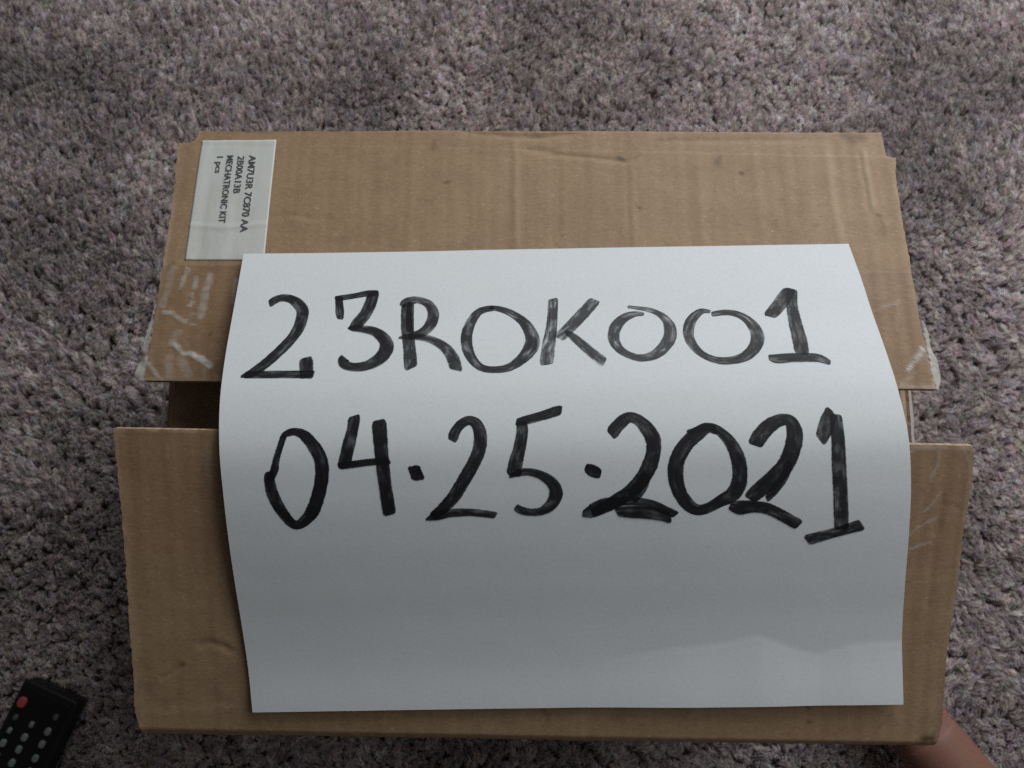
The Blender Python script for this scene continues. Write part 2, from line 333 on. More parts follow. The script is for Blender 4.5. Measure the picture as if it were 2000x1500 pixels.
def plain_mat(name, col, rough=0.5, spec=0.5, bump=0.0, scale=800):
    m, nt, out = new_mat(name)
    b = N(nt, 'ShaderNodeBsdfPrincipled', Roughness=rough)
    b.inputs['Specular IOR Level'].default_value = spec
    n = noise_tex(nt, scale, detail=3)
    L(nt, mix_col(nt, n, tuple(c * 0.82 for c in col), tuple(min(c * 1.15, 1) for c in col)), b.inputs['Base Color'])
    if bump:
        bu = N(nt, 'ShaderNodeBump', Strength=bump, Distance=0.0004)
        L(nt, n, bu.inputs['Height'])
        L(nt, bu.outputs[0], b.inputs['Normal'])
    L(nt, b.outputs[0], out.inputs[0])
    return m


def tape_mat():
    """clear packing tape: see-through film, milky where air got under it or it hangs free"""
    m, nt, out = new_mat('clear_packing_tape')
    bub = attr(nt, 'bubble').outputs['Fac']
    rip = noise_tex(nt, 330, (0.45, 1.5, 1), detail=3)
    haze = noise_tex(nt, 40, detail=3)
    fac = math_node(nt, 'MULTIPLY', bub, ramp(nt, rip, 0.12, 0.55))
    fac = math_node(nt, 'ADD', fac, math_node(nt, 'MULTIPLY', ramp(nt, haze, 0.45, 0.8), 0.03))
    fac = math_node(nt, 'ADD', fac, math_node(nt, 'MULTIPLY', attr(nt, 'free').outputs['Fac'], 0.52), clamp=True)
    t = nt.nodes.new('ShaderNodeBsdfTransparent')
    t.inputs[0].default_value = (0.99, 0.975, 0.97, 1)
    d = N(nt, 'ShaderNodeBsdfPrincipled', Roughness=0.5)
    d.inputs['Base Color'].default_value = (0.80, 0.76, 0.69, 1)
    mx = nt.nodes.new('ShaderNodeMixShader')
    L(nt, fac, mx.inputs[0])
    L(nt, t.outputs[0], mx.inputs[1])
    L(nt, d.outputs[0], mx.inputs[2])
    g = N(nt, 'ShaderNodeBsdfGlossy', Roughness=0.22)
    bu = N(nt, 'ShaderNodeBump', Strength=0.25, Distance=0.0004)
    L(nt, rip, bu.inputs['Height'])
    L(nt, bu.outputs[0], g.inputs['Normal'])
    fr = N(nt, 'ShaderNodeFresnel', IOR=1.45)
    mg = nt.nodes.new('ShaderNodeMixShader')
    L(nt, math_node(nt, 'MULTIPLY', fr.outputs[0], 0.28), mg.inputs[0])
    L(nt, mx.outputs[0], mg.inputs[1])
    L(nt, g.outputs[0], mg.inputs[2])
    L(nt, mg.outputs[0], out.inputs[0])
    return m


def carpet_base_mat():
    m, nt, out = new_mat('carpet_backing')
    n1 = noise_tex(nt, 160, detail=5, rough=0.7)
    n2 = noise_tex(nt, 8, detail=3)
    c = mix_col(nt, ramp(nt, n1, 0.35, 0.7), (0.13, 0.115, 0.115), (0.32, 0.29, 0.285))
    c = mix_col(nt, math_node(nt, 'MULTIPLY', n2, 0.4), c, (0.15, 0.13, 0.13))
    b = N(nt, 'ShaderNodeBsdfPrincipled', Roughness=0.95)
    b.inputs['Specular IOR Level'].default_value = 0.1
    L(nt, c, b.inputs['Base Color'])
    bu = N(nt, 'ShaderNodeBump', Strength=1.0, Distance=0.006)
    L(nt, n1, bu.inputs['Height'])
    L(nt, bu.outputs[0], b.inputs['Normal'])
    L(nt, b.outputs[0], out.inputs[0])
    return m


def pile_mat():
    m, nt, out = new_mat('carpet_yarn')
    a = attr(nt, 'yarn_colour')
    hi = nt.nodes.new('ShaderNodeHairInfo')
    k = math_node(nt, 'ADD', 0.62, math_node(nt, 'MULTIPLY', hi.outputs['Random'], 0.76))
    c = mix_col(nt, 1.0, a.outputs['Color'], (1, 1, 1), 'MULTIPLY')
    vm = nt.nodes.new('ShaderNodeVectorMath')
    vm.operation = 'SCALE'
    L(nt, a.outputs['Color'], vm.inputs[0])
    L(nt, k, vm.inputs['Scale'])
    b = nt.nodes.new('ShaderNodeBsdfDiffuse')
    L(nt, vm.outputs[0], b.inputs['Color'])
    tr = nt.nodes.new('ShaderNodeBsdfTranslucent')
    L(nt, vm.outputs[0], tr.inputs['Color'])
    mx = N(nt, 'ShaderNodeMixShader', Fac=0.62)
    L(nt, b.outputs[0], mx.inputs[1])
    L(nt, tr.outputs[0], mx.inputs[2])
    L(nt, mx.outputs[0], out.inputs[0])
    return m


def skin_mat():
    m, nt, out = new_mat('skin')
    n1 = noise_tex(nt, 30, detail=4)
    n2 = noise_tex(nt, 500, detail=3)
    c = mix_col(nt, n1, (0.185, 0.085, 0.062), (0.24, 0.113, 0.082))
    c = mix_col(nt, math_node(nt, 'MULTIPLY', ramp(nt, n2, 0.5, 0.8), 0.3), c, (0.15, 0.058, 0.04))
    b = N(nt, 'ShaderNodeBsdfPrincipled', Roughness=0.55)
    b.inputs['Subsurface Weight'].default_value = 0.15
    b.inputs['Subsurface Radius'].default_value = (0.006, 0.002, 0.001)
    b.inputs['Specular IOR Level'].default_value = 0.35
    L(nt, c, b.inputs['Base Color'])
    bu = N(nt, 'ShaderNodeBump', Strength=0.25, Distance=0.0006)
    L(nt, n2, bu.inputs['Height'])
    L(nt, bu.outputs[0], b.inputs['Normal'])
    L(nt, b.outputs[0], out.inputs[0])
    return m


M_CARD = cardboard_mat()
M_PAPER = paper_mat('white_paper', (0.80, 0.825, 0.84))
M_LABEL = paper_mat('white_label_stock', (0.70, 0.71, 0.67), 0.6, dirt=0.5)
M_INK = ink_mat()
M_PRINT = plain_mat('printed_black', (0.085, 0.09, 0.105), 0.7, 0.2)
M_TAPE = tape_mat()

# ------------------------------------------------------------------ carpet
bm_n = 60
xs = np.linspace(-2.2, 2.2, bm_n)
V = [(x, y, 0.0) for y in xs for x in xs]
F = [(j * bm_n + i, j * bm_n + i + 1, (j + 1) * bm_n + i + 1, (j + 1) * bm_n + i) for j in range(bm_n - 1) for i in range(bm_n - 1)]
carpet = mesh_ob('carpet', V, F, carpet_base_mat())
carpet['kind'] = 'structure'
carpet['label'] = 'mottled grey brown cut pile carpet under the box'

# body footprint of the box (mm)
BX0, BX1, BY0, BY1 = -163.0, 187.0, -104.0, 179.0
RIM = 234.5


FAR_LEAN = -3.0


def make_pile(x0, x1, y0, y1, sp, K, thick, hole=None):
    gx = np.arange(x0, x1, sp)
    gy = np.arange(y0, y1, sp * 0.87)
    X, Y = np.meshgrid(gx, gy)
    X = X + (np.arange(len(gy)) % 2)[:, None] * sp / 2
    P = np.stack([X.ravel(), Y.ravel()], -1)
    P += rng.uniform(-0.42, 0.42, P.shape) * sp
    keep = ~((P[:, 0] > BX0 + 5) & (P[:, 0] < BX1 - 5) & (P[:, 1] > BY0 + 5) & (P[:, 1] < BY1 - 5))
    if hole:
        keep &= ~((P[:, 0] > hole[0]) & (P[:, 0] < hole[1]) & (P[:, 1] > hole[2]) & (P[:, 1] < hole[3]))
    P = P[keep]
    n = len(P)
    # clumps: tips gather on scattered centres
    cs = 7.6
    base = np.floor(P / cs).astype(int)
    best = np.full(n, 1e9)
    C = np.zeros_like(P)
    cid = np.zeros(n)
    for dx in (-1, 0, 1):
        for dy in (-1, 0, 1):
            c = base + (dx, dy)
            h = ((c[:, 0] * 73856093) ^ (c[:, 1] * 19349663)) & 0xffffff
            jx = (h % 1009) / 1009.0
            jy = ((h // 1009) % 1013) / 1013.0
            ctr = (c + np.stack([jx, jy], -1)) * cs
            d = np.linalg.norm(P - ctr, axis=1)
            k = d < best
            best[k] = d[k]
            C[k] = ctr[k]
            cid[k] = (h % 7919)[k]
    crand = (np.sin(cid * 12.9898) * 43758.5453) % 1.0
    crand2 = (np.sin(cid * 78.233) * 12345.678) % 1.0
    # brushed direction of the pile, changing over the floor
    ang = 0.6 + 2.2 * vnoise(P, 1 / 130.0, 3, 2) + 1.2 * vnoise(P, 1 / 30.0, 5) + (crand - .5) * 2.6
    mag = 4.2 + 2.6 * vnoise(P, 1 / 60.0, 6, 2) + 2.2 * (crand2 - .3)
    lean = np.stack([np.cos(ang), np.sin(ang)], -1) * np.maximum(mag, 0.6)[:, None]
    # beyond the box an extra lean, added to make the carpet look brighter
    k = np.clip((P[:, 1] - 90) / 160, 0, 1)
    lean = lean * (1 - 0.45 * k)[:, None] + np.stack([-0.6 * k, -FAR_LEAN * k], -1)
    tip = P + (C - P) * 0.16 + lean + rng.normal(0, 1.3, P.shape)
    hgt = 8.3 + 1.0 * vnoise(P, 1 / 40.0, 8, 2) + 1.5 * (crand - .5) + rng.normal(0, 0.7, n)
    hgt = np.maximum(hgt, 6)
    # yarn colours: heathered greys, browns and mauves
    pal = np.array([(0.235, 0.200, 0.198), (0.185, 0.150, 0.158), (0.295, 0.260, 0.252), (0.205, 0.182, 0.170), (0.250, 0.222, 0.238), (0.130, 0.106, 0.112)]) * np.array([3.2, 3.32, 3.29])
    w = np.array([.30, .18, .16, .14, .14, .08])
    tcol = pal[rng.choice(len(pal), n, p=w)]
    ccol = pal[(cid.astype(int) * 7) % 5]
    tcol = tcol * 0.6 + ccol * 0.4
    tcol *= (0.92 + 0.28 * vnoise(P, 1 / 75.0, 12, 2))[:, None] * rng.uniform(0.8, 1.2, n)[:, None]
    T = 6
    tt = np.linspace(0, 1, T)
    pos = np.zeros((n, K, T, 3))
    ph = rng.uniform(0, 2 * np.pi, n)
    tw = rng.uniform(2.5, 4.5, n)
    for k in range(K):
        off = rng.normal(0, 0.8, (n, 2))
        hk = hgt * rng.uniform(0.82, 1.12, n)
        for j, t in enumerate(tt):
            r = 0.75 + 0.75 * t * t
            a = ph + 2 * np.pi * k / K + tw * t
            cxy = P + (tip - P) * (t ** 1.6) + off * t
            pos[:, k, j, 0] = cxy[:, 0] + r * np.cos(a)
            pos[:, k, j, 1] = cxy[:, 1] + r * np.sin(a)
            pos[:, k, j, 2] = 0.3 + hk * (1 - (1 - t) ** 1.35) * 0.98
        # curl the tip over
        pos[:, k, -1, 2] -= rng.uniform(0.2, 1.8, n)
    pos += rng.normal(0, 0.16, pos.shape) * (tt > 0.1)[None, None, :, None]
    # under the edges of the box the pile is pressed down
    dx = np.maximum(np.maximum(BX0 - pos[..., 0], pos[..., 0] - BX1), 0)
    dy = np.maximum(np.maximum(BY0 - pos[..., 1], pos[..., 1] - BY1), 0)
    ins = (dx + dy) < 1.0
    pos[..., 2] = np.where(ins, np.minimum(pos[..., 2], 4.5), pos[..., 2])
    rad = thick * np.tile(np.array([0.38, 0.46, 0.50, 0.50, 0.46, 0.28]), n * K)
    hc = bpy.data.hair_curves.new('carpet_pile')
    hc.add_curves([T] * (n * K))
    hc.attributes['position'].data.foreach_set('vector', (pos.reshape(-1) * MM).astype(np.float32))
    ra = hc.attributes.get('radius') or hc.attributes.new('radius', 'FLOAT', 'POINT')
    ra.data.foreach_set('value', (rad * MM).astype(np.float32))
    ca = hc.attributes.new('yarn_colour', 'FLOAT_COLOR', 'CURVE')
    cc = np.ones((n, K, 4), dtype=np.float32)
    cc[..., :3] = np.clip(tcol[:, None, :] * rng.uniform(0.91, 1.09, (n, K, 3)), 0, 0.9)
    ca.data.foreach_set('color', cc.reshape(-1))
    hc.materials.append(pile_mat())
    o = bpy.data.objects.new('carpet_pile', hc)
    COL.objects.link(o)
    o.parent = carpet
    o['kind'] = 'stuff'
    return o


make_pile(-570, 570, -340, 560, 3.1, 6, 1.0)
make_pile(-1150, 1150, -900, 1150, 6.5, 5, 1.75, hole=(-570, 570, -340, 560))   # coarser where the photo no longer shows it

# ------------------------------------------------------------------ cardboard box
box = empty('cardboard_box', (0.012, 0.037, 0.004),
            'worn brown cardboard box with tented, partly open top flaps, under the handwritten white sheet', 'box')


def resample(rows, n):
    rows = np.asarray(rows, float)
    d = np.r_[0, np.cumsum(np.linalg.norm(np.diff(rows, axis=0), axis=1))]
    return rows, d


def slab(name, Lr, Rr, nx, mat, crease, stains_shade, seed, thick=3.6, rowstep=1.1, flute=0.07, scuff_edge=None, parent=box):
    """a board of corrugated card between two matching side outlines (mm), with dents, creases, dirt spots and painted crease shade"""
    Lr, Rr = np.asarray(Lr, float), np.asarray(Rr, float)
    rows_l, rows_r = [], []
    for i in range(len(Lr) - 1):
        k = max(1, int(max(np.linalg.norm(Lr[i + 1] - Lr[i]), np.linalg.norm(Rr[i + 1] - Rr[i])) / rowstep))
        for j in range(k):
            t = j / k
            rows_l.append(Lr[i] * (1 - t) + Lr[i + 1] * t)
            rows_r.append(Rr[i] * (1 - t) + Rr[i + 1] * t)
    rows_l.append(Lr[-1])
    rows_r.append(Rr[-1])
    A, B = np.array(rows_l), np.array(rows_r)
    m = len(A)
    # rough cut side edges
    yy = np.arange(m)[:, None] * np.ones((1, 2))
    A[:, 0] += 0.5 * vnoise(yy, 0.6, seed + 1, 3)
    B[:, 0] += 0.5 * vnoise(yy, 0.6, seed + 2, 3)
    u = np.linspace(0, 1, nx)
    G = A[:, None, :] * (1 - u)[None, :, None] + B[:, None, :] * u[None, :, None]
    P = G.reshape(-1, 3)
    xy = P[:, :2]
    disp = -0.35 + 0.45 * vnoise(xy, 1 / 70.0, seed, 2) + 0.10 * vnoise(xy, 1 / 9.0, seed + 3, 2)
    fl = xy.copy()
    fl[:, 1] *= 0.02
    disp += flute * np.sin(xy[:, 0] / 7.2 * 2 * np.pi + 1.5 * vnoise(xy, 1 / 60., seed + 9)) * (0.35 + 0.65 * np.clip(vnoise(xy, 1 / 45., seed + 8) + (xy[:, 0] - 40) / 150, 0, 1.3))
    disp += 0.16 * vnoise(fl, 1 / 5.5, seed + 4, 2)
    stain_shade = np.zeros(len(P))
    scuff = np.zeros(len(P))
    for poly, w, d in crease:
        r, t = seg_dist(xy + 0.5 * np.stack([vnoise(xy, 1 / 6., seed + 20), vnoise(xy, 1 / 6., seed + 21)], -1), poly)
        taper = np.clip(np.minimum(t, 1 - t) * 8 + 0.25, 0, 1)
        g = np.exp(-(r / w) ** 2) * taper
        disp += d * 1.25 * g
        if d > 0:
            scuff = np.maximum(scuff, 0.35 * g * min(1, d / 0.3))
    for poly, w, d in stains_shade:
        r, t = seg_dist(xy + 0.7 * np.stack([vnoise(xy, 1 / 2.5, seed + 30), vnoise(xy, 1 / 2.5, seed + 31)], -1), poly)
        stain_shade = np.maximum(stain_shade, d * np.exp(-(r / w) ** 2))
    # worn cut edges show pale fibres
    ew = np.zeros((m, nx))
    ew[:, :2] = ew[:, -2:] = 0.22
    if scuff_edge == 'first':
        ew[:2, :] = 0.65
    if scuff_edge == 'last':
        ew[-2:, :] = 0.40
    scuff = np.maximum(scuff, ew.ravel() * np.clip(0.6 + vnoise(xy, 1 / 5., seed + 40, 2), 0, 1.3))
    # normals of the base surface
    du = np.gradient(G, axis=1)
    dv = np.gradient(G, axis=0)
    nrm = np.cross(du, dv)
    nrm /= np.maximum(np.linalg.norm(nrm, axis=-1, keepdims=True), 1e-9)
    if nrm[m // 2, nx // 2, 2] < 0:
        nrm = -nrm
    nrm = nrm.reshape(-1, 3)
    nrm = np.where(nrm[:, 2:3] < 0, np.array([[0, 0, 1.0]]), nrm)
    top = P + nrm * disp[:, None]
    bot = P - nrm * thick
    V = np.concatenate([top, bot]) * MM
    n = m * nx
    F = []
    for j in range(m - 1):
        for i in range(nx - 1):
            a, b, c, d = j * nx + i, j * nx + i + 1, (j + 1) * nx + i + 1, (j + 1) * nx + i
            F.append((a, d, c, b))
            F.append((n + a, n + b, n + c, n + d))
    ring = [i for i in range(nx)] + [j * nx + nx - 1 for j in range(1, m)] + [(m - 1) * nx + i for i in range(nx - 2, -1, -1)] + [j * nx for j in range(m - 2, 0, -1)]
    # cut edges are their own faces with their own vertices: sharp
    e0 = len(V)
    ev = [V[k] for k in ring] + [V[n + k] for k in ring]
    V = np.concatenate([V, np.array(ev)])
    r = len(ring)
    for k in range(r):
        k2 = (k + 1) % r
        F.append((e0 + k, e0 + k2, e0 + r + k2, e0 + r + k))
    ex = V[e0:e0 + 2 * r, 0] / MM
    es = np.full(2 * r, 0.7 if scuff_edge else 0.2) * (0.6 + 0.5 * np.sin(ex / 3.9 * 2 * np.pi)) * np.clip(0.7 + 0.5 * rng.normal(0, 1, 2 * r), 0, 1.6)
    at = {'stain_shade': np.concatenate([stain_shade, stain_shade * 0, np.zeros(2 * r)]), 'scuff': np.concatenate([scuff, scuff * 0, es])}
    o = mesh_ob(name, V, F, mat, parent, True, at)
    return o, top.reshape(m, nx, 3), nrm.reshape(m, nx, 3)


upL = [(-154.9, 182.3, 226.5), (-154.9, 182.0, 230.5), (-154.9, 180.4, 234.3), (-155.4, 176.3, 234.9), (-157.9, 173.7, 235.3), (-164.0, 173.1, 235.4), (-162.7, 147.3, 239.6), (-162.8, 126.9, 242.8), (-162.9, 107.1, 246.0), (-162.9, 76.8, 250.8), (-163.4, 61.0, 253.3), (-163.7, 52.2, 254.3)]
upR = [(182.6, 181.3, 226.0), (182.6, 181.2, 230.5), (182.6, 179.5, 234.4), (182.9, 172.8, 235.5), (182.9, 165.9, 236.6), (187.6, 164.9, 236.9), (186.0, 154.3, 238.4), (185.6, 133.6, 241.7), (185.6, 116.3, 244.5), (185.8, 77.5, 250.7), (187.0, 55.5, 254.2), (188.2, 48.2, 255.0)]
loL = [(-163.4, 28.5, 278.3), (-163.2, 23.8, 276.7), (-163.1, 7.3, 271.2), (-162.9, -7.5, 266.3), (-163.0, -22.4, 261.4), (-163.5, -42.1, 254.8), (-164.0, -59.9, 248.9), (-164.1, -75.8, 243.7), (-165.1, -92.4, 238.1), (-163.2, -100.1, 235.6), (-163.0, -103.0, 232.5), (-163.0, -104.5, 226.0)]
loR = [(189.3, 21.5, 276.0), (190.3, 14.5, 273.7), (190.0, -0.1, 268.8), (189.0, -16.0, 263.5), (189.0, -32.2, 258.1), (188.4, -48.7, 252.6), (187.6, -63.3, 247.8), (188.0, -81.5, 241.8), (188.7, -98.9, 236.0), (187.2, -106.4, 233.5), (187.0, -108.5, 230.5), (187.0, -109.2, 225.0)]

flap_back, top_back, nrm_back = slab('flap', upL, upR, 330, M_CARD, CR_UP, ST_UP, 21, scuff_edge='last')
flap_back['label'] = 'pale lit flap carrying the address label'
EYE = np.array((0.0, 0.0, 592.0))
for k, s_ in enumerate((1.0105, 1.0095, 1.007, 1.005, 1.003, 1.0015)):     # the free edge sags towards the left corner
    loL[k] = tuple(EYE + (np.array(loL[k]) - EYE) * s_)
flap_front, top_front, nrm_front = slab('flap', loL, loR, 330, M_CARD, CR_LO, ST_LO, 63, scuff_edge='first')
flap_front['label'] = 'shaded flap nearest the viewer'
del CR_UP, CR_LO


def surf_z(top, xy):
    """height of a flap's top face at xy (mm), by inverse-distance of the nearest grid points"""
    g = top[::2, ::2].reshape(-1, 3)
    out = np.zeros(len(xy))
    for s in range(0, len(xy), 400):
        q = xy[s:s + 400]
        d = ((q[:, None, :] - g[None, :, :2]) ** 2).sum(-1)
        idx = np.argpartition(d, 4, axis=1)[:, :4]
        w = 1 / (np.take_along_axis(d, idx, 1) + 0.05)
        out[s:s + 400] = (w * g[idx, 2]).sum(1) / w.sum(1)
    return out


# walls and bottom as one tube with rounded corners
def make_body():
    r0 = 13.0
    pts = []
    for cx, cy, a0 in ((BX1 - r0, BY1 - r0, 0), (BX0 + r0, BY1 - r0, 90), (BX0 + r0, BY0 + r0, 180), (BX1 - r0, BY0 + r0, 270)):
        for k in range(6):
            a = math.radians(a0 + 90 * k / 5)
            pts.append((cx + r0 * math.cos(a), cy + r0 * math.sin(a)))
        # straight side points follow
    dense = []
    for i in range(len(pts)):
        a, b = np.array(pts[i]), np.array(pts[(i + 1) % len(pts)])
        k = max(1, int(np.linalg.norm(b - a) / 14))
        for j in range(k):
            dense.append(a + (b - a) * j / k)
    D = np.array(dense)
    m = len(D)
    cen = np.array([(BX0 + BX1) / 2, (BY0 + BY1) / 2])
    zs = [4.0, 30, 60, 90, 120, 150, 180, 205, 222]
    V = []
    for z in zs:
        bul = 1.5 * math.sin(math.pi * z / RIM)
        for p in D:
            dirv = (p - cen) / np.linalg.norm(p - cen)
            q = p + dirv * bul * (0.4 + 0.6 * noise.noise((p[0] * .02, p[1] * .02, z * .02)))
            V.append((q[0], q[1], z))
    for p in D:   # rim: lower in the slots at the corners
        corner = min(abs(p[0] - BX0), abs(p[0] - BX1)) < 14 and min(abs(p[1] - BY0), abs(p[1] - BY1)) < 14
        V.append((p[0], p[1], 224 if corner else 229.5))
    nr = len(zs) + 1
    off = len(V)
    for k in range(off):
        p = np.array(V[k][:2])
        q = cen + (p - cen) * np.array([1 - 3.6 / 175, 1 - 3.6 / 141])
        V.append((q[0], q[1], max(V[k][2], 7.6)))
    F = []
    for j in range(nr - 1):
        for i in range(m):
            i2 = (i + 1) % m
            F.append((j * m + i, j * m + i2, (j + 1) * m + i2, (j + 1) * m + i))
            F.append((off + j * m + i2, off + j * m + i, off + (j + 1) * m + i, off + (j + 1) * m + i2))
    t = (nr - 1) * m
    for i in range(m):
        i2 = (i + 1) % m
        F.append((t + i, t + i2, off + t + i2, off + t + i))
    F.append(tuple(range(m - 1, -1, -1)))
    F.append(tuple(range(off, off + m)))
    V = np.array(V) * MM
    return mesh_ob('box_body', V, F, M_CARD, box, True, {'stain_shade': np.zeros(len(V)), 'scuff': np.zeros(len(V))})


body = make_body()
for p in body.data.polygons:
    p.use_smooth = len(p.vertices) == 4

# the two small flaps folded in under the big ones
for sx, fx in ((1, BX0), (-1, BX1)):
    l, rr = [], []
    nrow = 10
    for j in range(nrow + 1):
        y = BY1 - 16 - (BY1 - BY0 - 32) * j / nrow
        l.append((fx + sx * 3.0, y, 232.5))
        rr.append((fx + sx * 128, y, 229.0))
    if sx < 0:
        l, rr = rr, l
    cre = []
    slab('inner_flap', l, rr, 60, M_CARD, cre, [], 90 + sx, rowstep=4)
    # rounded fold from the wall's rim
    vs, fs = [], []
    K = 7
    ys = [BY1 - 16 - (BY1 - BY0 - 32) * j / 40 for j in range(41)]
    for y in ys:
        for k in range(K):
            a = math.pi / 2 * k / (K - 1)
            vs.append((fx + sx * (4.2 - 4.2 * math.cos(a)) - sx * 0.25, y, 228.3 + 4.2 * math.sin(a)))
    for j in range(40):
        for k in range(K - 1):
            fs.append((j * K + k, j * K + k + 1, (j + 1) * K + k + 1, (j + 1) * K + k))
    mesh_ob('fold', np.array(vs) * MM, fs, M_CARD, box, True, {'stain_shade': np.zeros(len(vs)), 'scuff': np.full(len(vs), 0.1)})


# ------------------------------------------------------------------ clear tape
def tape_on(top, x0, x1, ya, yb, bubbles, seed, over_l=None, over_r=None):
    """film lying on a flap, from edge y=yb back to y=ya; over_*: how far it sticks out past the board (mm) by depth"""
    nx, ny = 300, 56
    fl = [top[:, 0], top[:, -1]]
    P = []
    free = []
    for j in range(ny):
        v = j / (ny - 1)
        y = ya + (yb - ya) * v
        ol = np.interp(v, over_l[0], over_l[1]) if over_l else 0
        orr = np.interp(v, over_r[0], over_r[1]) if over_r else 0
        for i in range(nx):
            u = i / (nx - 1)
            x = x0 - ol + (x1 + orr - x0 + ol) * u
            P.append((x, y))
            free.append(1.0 if (x < x0 - 0.3 or x > x1 + 0.3) else 0.0)
    P = np.array(P)
    free = np.array(free)
    # the flap's row edges are slanted a little: follow them
    ya_u = (P[:, 0] - x0) / (x1 - x0)
    Q = P.copy()
    edge_l = top[-1, 0] if yb > 40 else top[0, 0]
    edge_r = top[-1, -1] if yb > 40 else top[0, -1]
    edge_y = edge_l[1] * (1 - ya_u) + edge_r[1] * ya_u
    Q[:, 1] = P[:, 1] - yb + edge_y
    Qc = Q.copy()
    Qc[:, 0] = np.clip(Q[:, 0], x0, x1)
    z = surf_z(top, Qc) + 0.22
    out = np.abs(Q[:, 0] - Qc[:, 0])
    z -= 0.35 * out + 0.03 * out ** 2 - 0.9 * np.clip(out, 0, 6) * vnoise(Q, 1 / 7., seed + 5) * 0.5
    bub = np.zeros(len(P))
    for poly, w, s in bubbles:
        r, t = seg_dist(Q + 0.6 * np.stack([vnoise(Q, 1 / 3., seed), vnoise(Q, 1 / 3., seed + 1)], -1), poly)
        bub = np.maximum(bub, s * np.clip(1.35 - (r / (w * 0.52)) ** 2, 0, 1))
    bub *= 0.75 + 0.35 * vnoise(Q, 1 / 2.2, seed + 2, 2)
    z += 0.25 * bub
    V = np.stack([Q[:, 0], Q[:, 1], z], -1) * MM
    F = [(j * nx + i, (j + 1) * nx + i, (j + 1) * nx + i + 1, j * nx + i + 1) for j in range(ny - 1) for i in range(nx - 1)]
    return mesh_ob('packing_tape', V, F, M_TAPE, box, True, {'bubble': np.clip(bub, 0, 1), 'free': free})


tape_on(top_back, -163.2, 186.6, 107.5, 51.5, BUB_UP, 5,
        over_l=((0, .35, .62, .85, 1), (0, 0.3, 2.6, 4.4, 5.0)), over_r=((0, .42, .58, .68, .86, 1), (0, 0.2, 3.4, 3.0, 7.2, 3.0)))
tape_on(top_front, -162.8, 188.6, -24.0, 27.0, BUB_LO, 8)


def tape_tail(x, sx, y0, y1):
    """torn end of the tape hanging down the side wall just outside it"""
    V, F = [], []
    ny, nz = 22, 9
    for j in range(ny):
        y = y0 + (y1 - y0) * j / (ny - 1)
        for k in range(nz):
            t = k / (nz - 1)
            o = 8.2 * math.sin(min(t * 2.0, 1.57)) + 0.8 * noise.noise((y * .09, t * 2, sx))
            V.append((x + sx * o, y, 232.5 - 30 * t ** 1.3 + 0.8 * noise.noise((y * .2, 4, t))))
    for j in range(ny - 1):
        for k in range(nz - 1):
            F.append((j * nz + k, j * nz + k + 1, (j + 1) * nz + k + 1, (j + 1) * nz + k))
    return mesh_ob('packing_tape', np.array(V) * MM, F, M_TAPE, box, True, {'bubble': np.full(len(V), 0.12), 'free': np.full(len(V), 0.75)})


tape_tail(BX0, -1, -6, 66)
tape_tail(BX1, 1, -8, 64)

# ------------------------------------------------------------------ address label with its print
LQ = np.array([(-152.8, 174.7), (-116.2, 175.2), (-115.8, 110.2), (-153.0, 110.4)])


def make_label():
    nx, ny = 40, 70
    P = []
    for j in range(ny):
        for i in range(nx):
            u, v = i / (nx - 1), j / (ny - 1)
            P.append(LQ[0] * (1 - u) * (1 - v) + LQ[1] * u * (1 - v) + LQ[2] * u * v + LQ[3] * (1 - u) * v)
    P = np.array(P)
    r, t = seg_dist(P, [(-153, 128.5), (-135, 127.2), (-116, 129.0)])
    z = surf_z(top_back, P) + 0.16 + 0.28 * np.exp(-(r / 1.2) ** 2)
    n = len(P)
    V = np.concatenate([np.column_stack([P, z]), np.column_stack([P, z - 0.12])]) * MM
    F = []
    for j in range(ny - 1):
        for i in range(nx - 1):
            a = j * nx + i
            F.append((a, a + nx, a + nx + 1, a + 1))
            F.append((n + a, n + a + 1, n + a + nx + 1, n + a + nx))
    ring = [i for i in range(nx)] + [j * nx + nx - 1 for j in range(1, ny)] + [(ny - 1) * nx + i for i in range(nx - 2, -1, -1)] + [j * nx for j in range(ny - 2, 0, -1)]
    for k in range(len(ring)):
        a, b = ring[k], ring[(k + 1) % len(ring)]
        F.append((a, b, n + b, n + a))
    o = mesh_ob('address_label', V, F, M_LABEL, box, True)
    o['label'] = 'white printed label'
    return o


label = make_label()
for txt, x, y0, y1, cap in (('AM7U3R 7C870 AA', -126.7, 166.4, 124.8, 3.5), ('2B00A13B', -132.3, 165.9, 145.4, 3.3),
                            ('MECHATRONIC KIT', -137.6, 166.2, 129.7, 3.3), ('1 pcs', -142.6, 165.7, 156.5, 3.1)):
    cu = bpy.data.curves.new('print', 'FONT')
    cu.body = txt
    cu.size = 1.0
    cu.resolution_u = 3
    cu.offset = 0.018
    tmp = bpy.data.objects.new('print', cu)
    COL.objects.link(tmp)
    dg = bpy.context.evaluated_depsgraph_get()
    me0 = tmp.evaluated_get(dg).to_mesh()
    v = np.array([tuple(q.co) for q in me0.vertices])
    fs = [tuple(p.vertices) for p in me0.polygons]
    tmp.evaluated_get(dg).to_mesh_clear()
    COL.objects.unlink(tmp)
    bpy.data.objects.remove(tmp)
    w = v[:, 0].max() - v[:, 0].min()
    su = (y0 - y1) / w
    sv = cap / 0.73
    px = np.column_stack([x + (v[:, 1] - 0.36) * sv, y0 - (v[:, 0] - v[:, 0].min()) * su])
    rdg, _ = seg_dist(px, [(-153, 128.5), (-135, 127.2), (-116, 129.0)])
    z = surf_z(top_back, px) + 0.38 + 0.28 * np.exp(-(rdg / 1.2) ** 2)
    mesh_ob('printed_text', np.column_stack([px, z]) * MM, fs, M_PRINT, label, False)


